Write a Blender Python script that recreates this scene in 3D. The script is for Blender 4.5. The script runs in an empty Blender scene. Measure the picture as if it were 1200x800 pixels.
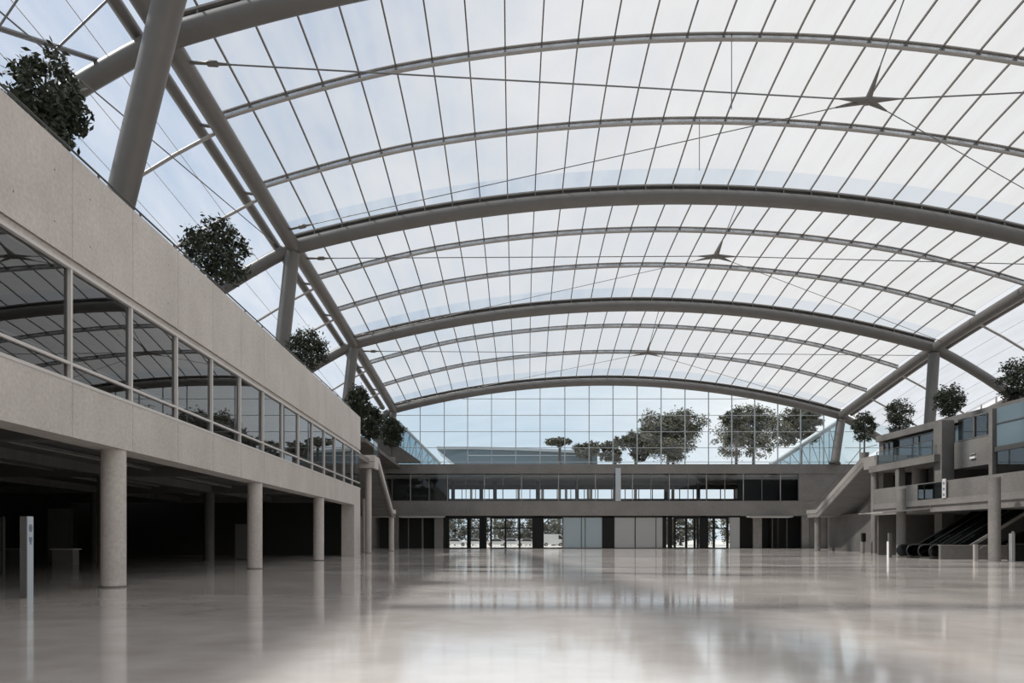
import bpy, math, random
from mathutils import Vector, Matrix
random.seed(7)
C = bpy.context.scene.collection
PI = math.pi

# ------------------------------------------------------------------ helpers
class MB:
    """collects shapes, builds ONE mesh object"""
    def __init__(s): s.v=[]; s.f=[]; s.m=[]; s.mi=0; s.smooth=[]
    def add(s, vs, fs, smooth=False):
        b=len(s.v); s.v += [tuple(p) for p in vs]
        for f in fs:
            s.f.append(tuple(b+i for i in f)); s.m.append(s.mi); s.smooth.append(smooth)
        return s
    def box(s, x0,x1,y0,y1,z0,z1):
        vs=[(x,y,z) for x in (x0,x1) for y in (y0,y1) for z in (z0,z1)]
        return s.add(vs,[(0,1,3,2),(4,6,7,5),(0,4,5,1),(2,3,7,6),(0,2,6,4),(1,5,7,3)])
    def bar(s, a, b, w, h, up=(0,0,1)):
        a=Vector(a); b=Vector(b); d=(b-a).normalized(); r=d.cross(Vector(up))
        if r.length<1e-4: r=d.cross(Vector((0,1,0)))
        r.normalize(); u=r.cross(d)
        vs=[p+r*(i*w/2)+u*(j*h/2) for p in (a,b) for i,j in ((-1,-1),(1,-1),(1,1),(-1,1))]
        return s.add(vs,[(0,1,2,3),(7,6,5,4),(0,4,5,1),(1,5,6,2),(2,6,7,3),(3,7,4,0)])
    def tube(s, pts, r, n=12, cap=True):
        pts=[Vector(p) for p in pts]; k=len(pts)
        rs=r if isinstance(r,(list,tuple)) else [r]*k
        t0=(pts[1]-pts[0]).normalized()
        ref=Vector((0,0,1)) if abs(t0.z)<.9 else Vector((0,1,0))
        nrm=t0.cross(ref).normalized(); vs=[]
        for i,p in enumerate(pts):
            t=(pts[min(i+1,k-1)]-pts[max(i-1,0)]).normalized()
            nrm=(nrm-t*nrm.dot(t)).normalized(); bn=t.cross(nrm)
            for j in range(n):
                a=2*PI*j/n; vs.append(p+nrm*(math.cos(a)*rs[i])+bn*(math.sin(a)*rs[i]))
        fs=[(i*n+j,i*n+(j+1)%n,(i+1)*n+(j+1)%n,(i+1)*n+j) for i in range(k-1) for j in range(n)]
        s.add(vs,fs,True)
        if cap:
            s.add(vs[:n],[tuple(reversed(range(n)))]); s.add(vs[-n:],[tuple(range(n))])
        return s
    def lathe(s, prof, cx, cy, n=24):
        vs=[(cx+r*math.cos(2*PI*j/n),cy+r*math.sin(2*PI*j/n),z) for r,z in prof for j in range(n)]
        fs=[(i*n+j,i*n+(j+1)%n,(i+1)*n+(j+1)%n,(i+1)*n+j) for i in range(len(prof)-1) for j in range(n)]
        s.add(vs,fs,True); s.add(vs[:n],[tuple(reversed(range(n)))]); s.add(vs[-n:],[tuple(range(n))])
        return s
    def prism(s, poly, axis, a, b):
        """poly: list of 2D points in the plane normal to axis"""
        def P(q,t):
            return {'x':(t,q[0],q[1]),'y':(q[0],t,q[1]),'z':(q[0],q[1],t)}[axis]
        n=len(poly); vs=[P(q,a) for q in poly]+[P(q,b) for q in poly]
        fs=[(i,(i+1)%n,n+(i+1)%n,n+i) for i in range(n)]+[tuple(reversed(range(n))),tuple(range(n,2*n))]
        return s.add(vs,fs)
    def quad(s,*p): return s.add(p,[tuple(range(len(p)))])
    def build(s, name, mat, parent=None, loc=None):
        me=bpy.data.meshes.new(name); me.from_pydata(s.v,[],s.f)
        for m in (mat if isinstance(mat,(list,tuple)) else [mat]): me.materials.append(m)
        me.polygons.foreach_set('material_index', s.m)
        me.polygons.foreach_set('use_smooth', s.smooth)
        me.update()
        try: me.set_sharp_from_angle(angle=math.radians(40))
        except Exception: pass
        o=bpy.data.objects.new(name,me); C.objects.link(o)
        if parent is not None: o.parent=parent; 
        if parent is not None: o.location = -World(parent)
        return o
def World(o):
    p=Vector((0,0,0))
    while o is not None: p=p+o.location; o=o.parent
    return p
def recentre(o, origin):
    """puts the origin of a single mesh at its base"""
    o.data.transform(Matrix.Translation(-Vector(origin))); o.location=origin; return o
def thing(name,label,cat,loc=(0,0,0),group=None):
    o=bpy.data.objects.new(name,None); C.objects.link(o); o.location=loc; o.empty_display_size=.3
    return tag(o,label,cat,group)
def tag(o,label,cat,group=None):
    o['label']=label; o['category']=cat
    if group: o['group']=group
    return o
def struct(name,mb,mat,parent=None):
    o=mb.build(name,mat,parent)
    if parent is None: o['kind']='structure'
    return o
def copy_tree(o,parent=None):
    c=o.copy(); C.objects.link(c)
    if parent is not None: c.parent=parent
    for ch in o.children: copy_tree(ch,c)
    return c
ORD=['first','second','third','fourth','fifth','sixth','seventh','eighth','ninth','tenth','eleventh','twelfth','thirteenth','fourteenth','fifteenth','sixteenth','seventeenth','eighteenth','nineteenth','twentieth','twenty-first','twenty-second','twenty-third','twenty-fourth','twenty-fifth','twenty-sixth','twenty-seventh','twenty-eighth','twenty-ninth','thirtieth']

# ------------------------------------------------------------------ materials
def newmat(name):
    m=bpy.data.materials.new(name); m.use_nodes=True; nt=m.node_tree
    return m,nt,nt.nodes['Principled BSDF']
def N(nt,t,**kw):
    n=nt.nodes.new(t)
    for k,v in kw.items(): setattr(n,k,v)
    return n
def plain(name,col,rough=.6,metal=0,spec=.5):
    m,nt,b=newmat(name); b.inputs['Base Color'].default_value=(*col,1); b.inputs['Roughness'].default_value=rough
    b.inputs['Metallic'].default_value=metal; b.inputs['Specular IOR Level'].default_value=spec
    return m
def mottled(name,c1,c2,scale=(1,1,1),rough=.7,detail=6,lo=.3,hi=.7,bump=0,spec=.3,fine=0,r2=None):
    m,nt,b=newmat(name); L=nt.links.new
    tc=N(nt,'ShaderNodeTexCoord'); mp=N(nt,'ShaderNodeMapping'); mp.inputs['Scale'].default_value=scale
    ns=N(nt,'ShaderNodeTexNoise'); ns.inputs['Scale'].default_value=1; ns.inputs['Detail'].default_value=detail; ns.inputs['Roughness'].default_value=.62
    rp=N(nt,'ShaderNodeValToRGB'); e=rp.color_ramp.elements
    e[0].position=lo; e[0].color=(*c1,1); e[1].position=hi; e[1].color=(*c2,1)
    L(tc.outputs['Object'],mp.inputs['Vector']); L(mp.outputs['Vector'],ns.inputs['Vector']); L(ns.outputs['Fac'],rp.inputs['Fac'])
    col=rp.outputs['Color']
    if fine:
        n2=N(nt,'ShaderNodeTexNoise'); n2.inputs['Scale'].default_value=fine; n2.inputs['Detail'].default_value=3
        L(tc.outputs['Object'],n2.inputs['Vector'])
        mx=N(nt,'ShaderNodeMix',data_type='RGBA',blend_type='OVERLAY'); mx.inputs[0].default_value=.25
        L(col,mx.inputs[6]); L(n2.outputs['Fac'],mx.inputs[7]); col=mx.outputs[2]
    L(col,b.inputs['Base Color']); b.inputs['Roughness'].default_value=rough; b.inputs['Specular IOR Level'].default_value=spec
    if r2 is not None:
        mr=N(nt,'ShaderNodeMapRange'); mr.inputs[1].default_value=lo; mr.inputs[2].default_value=hi; mr.inputs[3].default_value=rough; mr.inputs[4].default_value=r2
        L(ns.outputs['Fac'],mr.inputs[0]); L(mr.outputs[0],b.inputs['Roughness'])
    if bump:
        bp=N(nt,'ShaderNodeBump'); bp.inputs['Strength'].default_value=bump; bp.inputs['Distance'].default_value=.02
        L(ns.outputs['Fac'],bp.inputs['Height']); L(bp.outputs['Normal'],b.inputs['Normal'])
    return m
def glass(name,tint,ior=1.6,rough=0,gl=(1,1,1)):
    m,nt,b=newmat(name); nt.nodes.remove(b); L=nt.links.new
    out=nt.nodes['Material Output']
    tr=N(nt,'ShaderNodeBsdfTransparent'); tr.inputs['Color'].default_value=(*tint,1)
    g=N(nt,'ShaderNodeBsdfGlossy'); g.inputs['Roughness'].default_value=rough; g.inputs['Color'].default_value=(*gl,1)
    fr=N(nt,'ShaderNodeFresnel'); fr.inputs['IOR'].default_value=ior
    # same reflectance from either side of the thin pane
    geo=N(nt,'ShaderNodeNewGeometry'); mxi=N(nt,'ShaderNodeMix',data_type='FLOAT'); mxi.inputs[2].default_value=ior; mxi.inputs[3].default_value=1/ior
    L(geo.outputs['Backfacing'],mxi.inputs[0]); 
    L(mxi.outputs[0],fr.inputs['IOR'])
    mx=N(nt,'ShaderNodeMixShader'); L(fr.outputs[0],mx.inputs[0]); L(tr.outputs[0],mx.inputs[1]); L(g.outputs[0],mx.inputs[2]); L(mx.outputs[0],out.inputs['Surface'])
    return m
def membrane(name,tcol,lcol,fac,stripes=True):
    """translucent foil: part clear, part scattering, with faint welded seams and clouding"""
    m,nt,b=newmat(name); nt.nodes.remove(b); L=nt.links.new
    out=nt.nodes['Material Output']
    tr=N(nt,'ShaderNodeBsdfTransparent'); tr.inputs['Color'].default_value=(*tcol,1)
    tl=N(nt,'ShaderNodeBsdfTranslucent'); tl.inputs['Color'].default_value=(*lcol,1)
    tc=N(nt,'ShaderNodeTexCoord'); mp=N(nt,'ShaderNodeMapping'); mp.inputs['Scale'].default_value=(.9,.16,.3)
    ns=N(nt,'ShaderNodeTexNoise'); ns.inputs['Scale'].default_value=1.; ns.inputs['Detail'].default_value=5
    mr=N(nt,'ShaderNodeMapRange'); mr.inputs[1].default_value=.3; mr.inputs[2].default_value=.7; mr.inputs[3].default_value=fac-.13; mr.inputs[4].default_value=fac+.13
    L(tc.outputs['Object'],mp.inputs['Vector']); L(mp.outputs['Vector'],ns.inputs['Vector']); L(ns.outputs['Fac'],mr.inputs[0])
    mx=N(nt,'ShaderNodeMixShader'); L(mr.outputs[0],mx.inputs[0]); L(tr.outputs[0],mx.inputs[1]); L(tl.outputs[0],mx.inputs[2]); L(mx.outputs[0],out.inputs['Surface'])
    return m

M={}
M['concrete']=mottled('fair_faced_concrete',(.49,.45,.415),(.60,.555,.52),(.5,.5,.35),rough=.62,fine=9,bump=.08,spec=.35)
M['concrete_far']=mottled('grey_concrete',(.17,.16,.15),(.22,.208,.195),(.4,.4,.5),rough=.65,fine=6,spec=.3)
M['concrete_mid']=mottled('stair_concrete_painted_shade',(.23,.215,.20),(.29,.27,.25),(.4,.4,.5),rough=.65,fine=6,spec=.3)  # for the right stairs: left stairs' concrete darkened, shade put into its colour
M['concrete_right']=mottled('wing_concrete_painted_shade',(.145,.136,.127),(.19,.18,.168),(.4,.4,.5),rough=.65,fine=6,spec=.3)  # darker copy of the concrete, the right wing's shade put into its colour
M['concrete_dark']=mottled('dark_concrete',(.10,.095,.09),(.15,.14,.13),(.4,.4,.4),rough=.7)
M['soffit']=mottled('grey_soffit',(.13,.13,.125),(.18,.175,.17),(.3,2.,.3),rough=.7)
M['joint']=plain('joint_shadow_gap',(.16,.15,.14),.8)
M['floor']=mottled('polished_concrete_floor',(.53,.485,.45),(.66,.615,.58),(.10,.22,1),rough=.065,detail=8,lo=.36,hi=.66,spec=.6,fine=1.2,r2=.115)
M['steel']=mottled('grey_painted_steel',(.12,.113,.105),(.145,.137,.127),(.5,.5,.5),rough=.42,spec=.5)
M['steel_light']=mottled('light_grey_steel',(.30,.28,.26),(.36,.34,.315),(.5,.5,.5),rough=.45,spec=.5)
M['steel_dark']=plain('dark_steel',(.065,.062,.058),.45)
M['bar']=plain('roof_bar_steel',(.15,.135,.12),.5)
M['cable']=plain('galvanised_cable',(.16,.16,.165),.4,.3)
M['alu']=plain('pale_aluminium_frame',(.60,.575,.55),.4)
M['alu_blue']=plain('mullion_grey',(.42,.46,.48),.4)
M['black']=plain('black_metal',(.012,.012,.012),.55,0,.15)
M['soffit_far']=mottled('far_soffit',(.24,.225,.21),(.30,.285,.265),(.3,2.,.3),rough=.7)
M['front_blue']=plain('pale_blue_frosted_glass',(.30,.36,.385),.25)
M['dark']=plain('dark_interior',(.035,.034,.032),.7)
M['white']=plain('white_paint',(.80,.80,.79),.5)
M['leaf']=mottled('dark_green_leaf',(.022,.028,.018),(.06,.07,.045),(3,3,3),rough=.55,spec=.3)
M['leaf_park']=mottled('park_leaf',(.05,.06,.04),(.15,.135,.10),(.4,.4,.4),rough=.6,spec=.3)
M['bark']=plain('bark',(.06,.05,.042),.8)
M['pot']=plain('planter_grey',(.20,.19,.18),.7)
M['roof']=membrane('roof_foil',(.83,.85,.87),(.33,.33,.33),.34)
M['apron']=membrane('apron_foil',(.80,.85,.91),(.40,.40,.41),.26)
M['clear_strip']=membrane('clear_foil_strip',(.66,.71,.76),(.36,.38,.40),.18)
M['glass_dark']=glass('tinted_window_glass',(.34,.38,.40),1.85)
M['glass_end']=glass('end_wall_glass',(.86,.92,.95),1.45)
M['glass_rail']=glass('railing_glass',(.62,.72,.76),1.5)
M['glass_blue']=plain('blue_grey_frosted_panel',(.12,.165,.19),.25)
M['glass_grey']=plain('warm_grey_frosted_panel',(.34,.34,.33),.3)
M['rubber']=plain('black_handrail',(.02,.02,.02),.35)
M['ground']=mottled('outdoor_paving',(.45,.43,.40),(.58,.56,.53),(.2,.2,.2),rough=.8)
M['car_white']=plain('white_car_paint',(.75,.75,.75),.25)
M['car_glass']=plain('car_window',(.03,.035,.04),.15)
M['sign_blue']=plain('pale_blue_sign_face',(.50,.56,.60),.4)
M['sign_ink']=plain('sign_print',(.16,.22,.28),.5)
M['sign_pale']=plain('pale_sign_letter',(.26,.25,.24),.5)

# ------------------------------------------------------------------ vault geometry
EYE=1.6
AY=[102.,80.,58.5,37.,15.5,-6.,-27.5]
AXL=[-14.7,-16.2,-17.,-17.7,-17.9,-17.9,-17.9]; AXR=[52.,51.8,50.9,50.4,50.3,50.3,50.3]
AZL=[20.7,24.3,26.5,28.7,29.8,29.8,29.0]; AZR=[19.8,23.8,25.9,28.0,29.2,29.2,28.5]
TOP=1.0; ARISE=[4.6,4.7,4.6,5.4,5.4,5.2,5.2]
def interp(ys,vs,y):
    for i in range(len(ys)-1):
        if ys[i+1]<=y<=ys[i]:
            t=(ys[i]-y)/(ys[i]-ys[i+1]); p1,p2=vs[i],vs[i+1]
            p0=vs[i-1] if i>0 else 2*p1-p2; p3=vs[i+2] if i+2<len(vs) else 2*p2-p1
            return .5*(2*p1+(p2-p0)*t+(2*p0-5*p1+4*p2-p3)*t*t+(3*p1-p0-3*p2+p3)*t**3)
    return vs[0] if y>ys[0] else vs[-1]
def XL(y): return interp(AY,AXL,y)
def XR(y): return interp(AY,AXR,y)
def ZL(y): return interp(AY,AZL,y)
def ZR(y): return interp(AY,AZR,y)
def bulge(y):
    for i in range(len(AY)-1):
        if AY[i+1]<=y<=AY[i]:
            t=(AY[i]-y)/(AY[i]-AY[i+1]); return .45*math.sin(PI*t**.9)
    return 0
def vault(u,y,dz=0):
    x=XL(y)+u*(XR(y)-XL(y)); z=ZL(y)+u*(ZR(y)-ZL(y))+interp(AY,ARISE,y)*(1-(2*u-1)**2)
    return Vector((x,y,z+dz))
def roofp(u,y): return vault(u,y,TOP+bulge(y)*min(1,4*u*(1-u)*1.6+.15))
NB=28
U=[0]+[(1.8+2.357*k)/67.9 for k in range(NB)]+[1]
U=[u for u in U if u<.995]+[1]
def arc(fn,y,n=48,**k): return [fn(i/n,y) for i in range(n+1)]
OUT=9.4
def apron(side,s,y,dz=0):
    """s metres outward from the side tube"""
    x=XL(y)-s if side<0 else XR(y)+s
    z=(ZL(y) if side<0 else ZR(y))-.50*s-.012*s*s
    return Vector((x,y,z+dz))

# ------------------------------------------------------------------ ground, floor, roof foils (setting)
struct('ground',MB().box(-260,320,118.2,420,-.25,-.03).box(-260,-40.2,-60,118.2,-.25,-.03).box(62,320,-60,118.2,-.25,-.03).box(-40.2,62,-60,-30,-.25,-.03),M['ground'])
struct('floor',MB().box(-40.2,62,-30,118.2,-.25,0),M['floor'])
SUBS=[]
for i in range(len(AY)-1):
    d=(AY[i]-AY[i+1])/3; SUBS.append((AY[i]-d,AY[i]-2*d))
for i in range(len(AY)-1):
    y0,y1=AY[i],AY[i+1]; rows=[y0-.02-(y0-y1)*k/12 for k in range(13)]
    mb=MB()
    n=len(U)
    for side in (0,):
        vs=[roofp(u,y)+Vector((0,0,.1)) for y in rows for u in U]
        for a in range(12):
            mb.mi = 1 if a==0 else 0
            mb.add([vs[a*n+j] for j in range(n)]+[vs[(a+1)*n+j] for j in range(n)],[(j,j+1,n+j+1,n+j) for j in range(n-1)])
    struct('ceiling',mb,[M['roof'],M['clear_strip']])
    for sd in (-1,1):
        mb=MB(); ss=[0,1.7,3.4,5.5,7.5,OUT]; m=len(ss)
        vs=[apron(sd,s,y,.9+.95*math.exp(-(s-1.7)**2/3)) for y in rows for s in ss]
        mb.add(vs,[(a*m+j,a*m+j+1,(a+1)*m+j+1,(a+1)*m+j) for a in range(12) for j in range(m-1)])
        struct('ceiling_left' if sd<0 else 'ceiling_right',mb,M['apron'])

# ------------------------------------------------------------------ main arches
arch_words=['farthest steel roof arch, closing the top of the glazed end wall','second steel roof arch from the glazed end wall','third steel roof arch from the end wall, the broad dark one across the middle','nearest visible steel roof arch, cut off by the upper left corner','steel roof arch overhead','steel roof arch behind the camera','steel roof arch over the entrance end']
for i,y in enumerate(AY):
    if i>4: pass
    p=thing('roof_arch',arch_words[i],'arch',tuple(vault(.5,y)),None)
    MB().tube(arc(vault,y),.6 if i else .55,16).build('tube',M['steel'],p)
    fl=MB(); pts=arc(lambda u,yy: vault(u,yy,TOP-.08),y)
    for a,b in zip(pts,pts[1:]): fl.bar(a,b,.55,.12)
    fl.build('flange',M['steel_light'],p)
    wb=MB(); q=arc(lambda u,yy: vault(u,yy,.78),y)
    for a,b in zip(q,q[1:]): wb.bar(a,b,.07,.38)
    wb.build('gap_shade_plate',M['steel_dark'],p)  # dark plate painting the shade of the gap between tube and flange
    if i<4:
        for u in U[1:-1]:
            a=vault(u,y,.5); MB().box(a.x-.06,a.x+.06,y-.24,y+.24,a.z,a.z+.44).build('bracket',M['steel'],p)
    for sd in (-1,1):
        MB().tube([apron(sd,s,y) for s in (0,2,4,6,8,OUT)],.55,14).build('outer_leg',M['steel'],p)
# secondary arches
for i,(ya,yb) in enumerate(SUBS):
    if i>3: break
    for j,y in enumerate((ya,yb)):
        bay=['in the farthest bay by the end wall','in the second bay from the end wall','in the bay before the broad middle arch','in the bay overhead'][i]
        p=thing('secondary_arch','slender roof arch, '+('farther' if j==0 else 'nearer')+' of two '+bay,'arch',tuple(vault(.5,y,TOP)),'secondary roof arches')
        g=lambda dz:[roofp(t/48,y)+Vector((0,0,dz)) for t in range(49)]
        MB().tube(g(-.42),.11,8).build('lower_chord',M['steel_light'],p)
        t=MB()
        for a,b in zip(g(-.02),g(-.02)[1:]): t.bar(a,b,.22,.07)
        t.build('upper_chord',M['steel_light'],p)
        wp=MB()
        for a,b in zip(g(-.22),g(-.22)[1:]): wp.bar(a,b,.03,.30)
        wp.build('web_panel',M['roof'],p)
        for u in U[1:-1]:
            a=roofp(u,y); MB().box(a.x-.05,a.x+.05,y-.06,y+.06,a.z-.42,a.z).build('post',M['steel'],p)
        for sd in (-1,1):
            MB().tube([apron(sd,s,y,-.05) for s in (0,3,6,OUT)],.12,8).build('outer_rod',M['steel_light'],p)
# lengthwise bars
ysb=[102-2.36*k for k in range(41)]
for k,u in enumerate(U[1:-1]):
    mb=MB(); pts=[roofp(u,y) for y in ysb]
    for a,b in zip(pts,pts[1:]): mb.bar(a,b,.085,.14)
    o=mb.build('roof_bar',M['bar']); recentre(o,tuple(pts[20]))
    lab='thin dark bar running lengthwise under the roof foil, '+(('%s from the left side tube'%ORD[k]) if k<14 else ('%s from the right side tube'%ORD[len(U)-3-k]))
    tag(o,lab,'roof bar','lengthwise roof bars')
# thin bars on the sloping side roofs
for sd in (-1,1):
    for k,s in enumerate((3.2,5.0,6.8,8.4)):
        mb=MB(); mb.tube([apron(sd,s,y,.8) for y in ysb[::2]],.024,6)
        o=mb.build('side_roof_bar',M['alu']); recentre(o,tuple(apron(sd,s,60)))
        tag(o,'hair-thin pale bar under the sloping %s side roof, %s outward from the tubes'%('left' if sd<0 else 'right',ORD[k]),'roof bar','side roof bars')
# long side tubes
yst=[102-3.0*k for k in range(44) if 102-3.0*k>=-27.5]
for sd,w in ((-1,'left'),(1,'right')):
    f=(lambda y: Vector((XL(y),y,ZL(y)))) if sd<0 else (lambda y: Vector((XR(y),y,ZR(y))))
    o=MB().tube([f(y) for y in yst],.6,16).build('side_tube',M['steel']); recentre(o,tuple(f(60)))
    tag(o,'thick steel tube along the %s edge of the vault, carrying the arch ends'%w,'tube')
    p=thing('outer_tube','thinner steel tube running parallel outside the thick %s side tube'%w,'tube',tuple(apron(sd,1.68,60,1.2)))
    MB().tube([apron(sd,1.68,y,1.2) for y in yst],.36,12).build('tube',M['steel'],p)
    for i in range(4):
        for y in SUBS[i]: MB().tube([apron(sd,.45,y,.35),apron(sd,1.5,y,1.05)],.11,8).build('connector',M['steel'],p)
    p=thing('edge_tube','steel gutter tube along the outer rim of the %s side roof'%w,'tube',tuple(apron(sd,OUT,60)))
    MB().tube([apron(sd,OUT,y) for y in yst],.42,12).build('tube',M['steel'],p)
    if sd>0:
        rl=MB().tube([apron(sd,OUT,y,1.15) for y in yst[2:16]],.035,6); rl.build('rail',M['steel_light'],p)
        for y in [yst[2]-k*2.6 for k in range(16)]:
            a=apron(sd,OUT,y); MB().box(a.x-.07,a.x+.07,y-.07,y+.07,a.z+.3,a.z+1.2).build('rail_post',M['steel_light'],p)
# struts
def strut(a,b,r,label):
    p=thing('roof_strut',label,'strut',tuple(a))
    a=Vector(a); b=Vector(b)
    MB().tube([a,b],r,20).build('shaft',M['steel'],p)
    d=(b-a).normalized()
    MB().tube([a,a+d*.25],r*1.3,20).build('foot_plate',M['steel_dark'],p)
strut((-20.75,35.2,12.5),(-12.1,28.95,31.0),.67,'thick dark slanting steel strut rising past the upper left corner')
strut((-18.6,58.5,12.5),(-17.15,58.5,26.0),.62,'steel strut under the left end of the broad middle arch')
strut((-17.6,80,12.5),(-16.3,80,23.8),.6,'steel strut at the left between the topmost ledge trees, under the second arch')
strut((-15.8,101.4,12.5),(-14.8,101.8,20.2),.55,'short steel strut behind the far left trees under the farthest arch')
strut((51.1,80,12.6),(51.75,80,23.2),.6,'upright steel strut standing on the right wing roof between the round trees')
strut((50.9,101.5,12.6),(52,101.8,19.2),.62,'leaning steel strut at the right end of the glazed end wall')
strut((50.6,58.5,12.6),(50.9,58.5,25.3),.6,'steel strut under the right end of the middle arch')
# cables and star nodes
def cable(a,b,r,label,turn=None,sag=0):
    a=Vector(a); b=Vector(b)
    p=thing('tie_cable',label,'cable',tuple(a))
    n=10; pts=[a.lerp(b,t/n)-Vector((0,0,sag*4*(t/n)*(1-t/n))) for t in range(n+1)]
    MB().tube(pts,r,6).build('rope',M['cable'],p)
    if turn:
        d=(b-a).normalized(); 
        MB().tube([a,a+d*.9,a+d*1.0,a+d*1.5,a+d*1.6,a+d*2.3],[.10,.09,.17,.17,.09,.05],8).build('turnbuckle',M['steel'],p)
def star(c,arms,label):
    p=thing('cable_star',label,'cable node',tuple(c)); c=Vector(c)
    MB().lathe([(.03,c.z-.24),(.22,c.z-.2),(.28,c.z),(.16,c.z+.2),(.05,c.z+.28)],c.x,c.y,16).build('hub',M['steel'],p)
    for a in arms:
        d=(Vector(a)-c).normalized(); MB().tube([c+d*.1,c+d*.9,c+d*1.8],[.21,.13,.05],8).build('arm',M['steel'],p)
def tubeL(y,dx=.55): return (XL(y)+dx,y,ZL(y)-.1)
def tubeR(y,dx=-.55): return (XR(y)+dx,y,ZR(y)-.1)
stars=[((23.1,42.,28.5),38.6,55.6,37.,'cable star hanging high at the right, in the bay before the middle arch'),
       ((21.0,64.,28.0),60.2,77.8,58.5,'small cable star beyond the middle arch, right of centre'),
       ((19.5,86.,24.9),81.8,99.5,80.,'tiny cable star in the farthest roof bay')]
for i,(c,ya,yb,yn,lab) in enumerate(stars):
    apex=vault((c[0]-XL(yn))/(XR(yn)-XL(yn)),yn,-.5)
    ends=[tubeL(ya),tubeL(yb),tubeR(ya),tubeR(yb),tuple(apex)]
    star(c,ends,lab)
    r=.045 if i==0 else .04
    w=['the large upper right star','the small star beyond middle arch','the tiny farthest star'][i]
    for e,nm in zip(ends,('nearer tie from left side tube to ','farther tie from left side tube to ','nearer tie from right side tube to ','farther tie from right side tube to ','short hanger from arch to ')):
        cable(e,c,r if 'nearer' in nm or 'hanger' in nm else r*.7,'thin dark cable, '+nm+w,turn='left' in nm)
for (u,y0,y1,lab) in ((.485,44.2,44.2,'thin vertical wire hanging from the nearer slender arch, right of centre'),(.483,51.3,51.3,'thin vertical wire hanging in front of the middle arch')):
    a=roofp(u,y0); cable(a,(a.x,a.y,a.z-(4.9 if y0<50 else 4.0)),.03,lab)
# rods over the upper-left side roof
cable((-21.2,37.0,27.4),(-23.6,29.0,24.1),.13,'pale steel rod crossing the side roof in the upper left corner')
cable((-17.8,24.6,20.6),(-18.5,58.0,26.6),.035,'thin dark wire sloping down past the leaning strut at the upper left')
cable((-21.5,33.0,24.8),(-18.6,33.0,27.6),.06,'dark rod rising to the left of the leaning strut')
cable((-22.6,30.5,23.6),(-20.2,30.2,26.6),.05,'dark rod at the very upper left corner')

# ------------------------------------------------------------------ left building
FX=-11.9; LY0,LY1=-28.0,61.6; BAY=3.25
wl=MB().box(FX-.5,FX-.03,LY0,LY1,9.5,12.45).box(FX-.5,FX-.10,LY0,LY1,9.30,9.5)
wb=MB().box(FX-.9,FX-.03,LY0,LY1,4.45,6.0)
y=LY1
while y>LY0:
    a=max(LY0,y-BAY); wl.box(FX-.06,FX,a+.012,y-.012,9.5,12.46); wb.box(FX-.06,FX,a+.012,y-.012,4.45,6.0); y=a
wl.mi=1
for k in range(26):
    for (dy,z) in ((.8,11.6),(2.4,11.6),(.8,10.2),(2.4,10.2)):
        yy=LY1-BAY*k-dy
        if random.random()<.55: wl.add([(FX+.004,yy+.03*math.cos(a*PI/4),z+.03*math.sin(a*PI/4)) for a in range(8)],[tuple(range(8))])
struct('wall_left',wl,[M['concrete'],M['joint']])
struct('trim_1',wb,M['concrete'])
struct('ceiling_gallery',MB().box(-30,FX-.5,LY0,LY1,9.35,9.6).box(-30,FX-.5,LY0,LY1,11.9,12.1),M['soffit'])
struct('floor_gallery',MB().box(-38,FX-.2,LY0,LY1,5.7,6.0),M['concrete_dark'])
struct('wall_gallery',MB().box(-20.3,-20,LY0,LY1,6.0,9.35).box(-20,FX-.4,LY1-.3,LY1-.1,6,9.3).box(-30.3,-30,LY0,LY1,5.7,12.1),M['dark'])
# ground-level underside
cg=MB().box(-38,FX-.9,LY0,LY1,5.25,5.45)
for k in range(7):
    yy=22.2-13*2+13*k
    if yy<LY1: cg.box(-38,FX-.9,yy-.3,yy+.3,4.75,5.25)
for x in (-20,-28): cg.box(x-.3,x+.3,LY0,LY1,4.8,5.25)
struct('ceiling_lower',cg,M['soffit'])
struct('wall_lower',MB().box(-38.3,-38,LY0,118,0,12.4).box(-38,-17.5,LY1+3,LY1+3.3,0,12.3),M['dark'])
for k in range(14):
    y1=LY1-BAY*k; y0=y1-BAY
    w=thing('window_%d'%(k+1),'','',(FX,y0,6.0)); del w['label']; del w['category']; w['kind']='structure'
    MB().quad((FX-.12,y0,6.05),(FX-.12,y1,6.05),(FX-.12,y1,9.3),(FX-.12,y0,9.3)).build('pane',M['glass_dark'],w)
    MB().box(FX-.16,FX-.02,y0-.045,y0+.045,6.05,9.3).build('mullion',M['alu'],w)
    MB().box(FX-.16,FX-.03,y0,y1,6.50,6.58).build('transom',M['alu'],w)
    MB().box(FX-.18,FX+.02,y0,y1,6.0,6.09).build('sill',M['alu'],w)
    MB().box(FX-.18,FX+.0,y0,y1,9.21,9.3).build('head',M['alu'],w)
o=MB().tube([(FX-1.0,LY0,7.05),(FX-1.0,LY1-1,7.05)],.03,6).build('handrail',M['alu']); recentre(o,(FX-1,20,7.05))
tag(o,'pale handrail inside the glazed left gallery','handrail')
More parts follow.
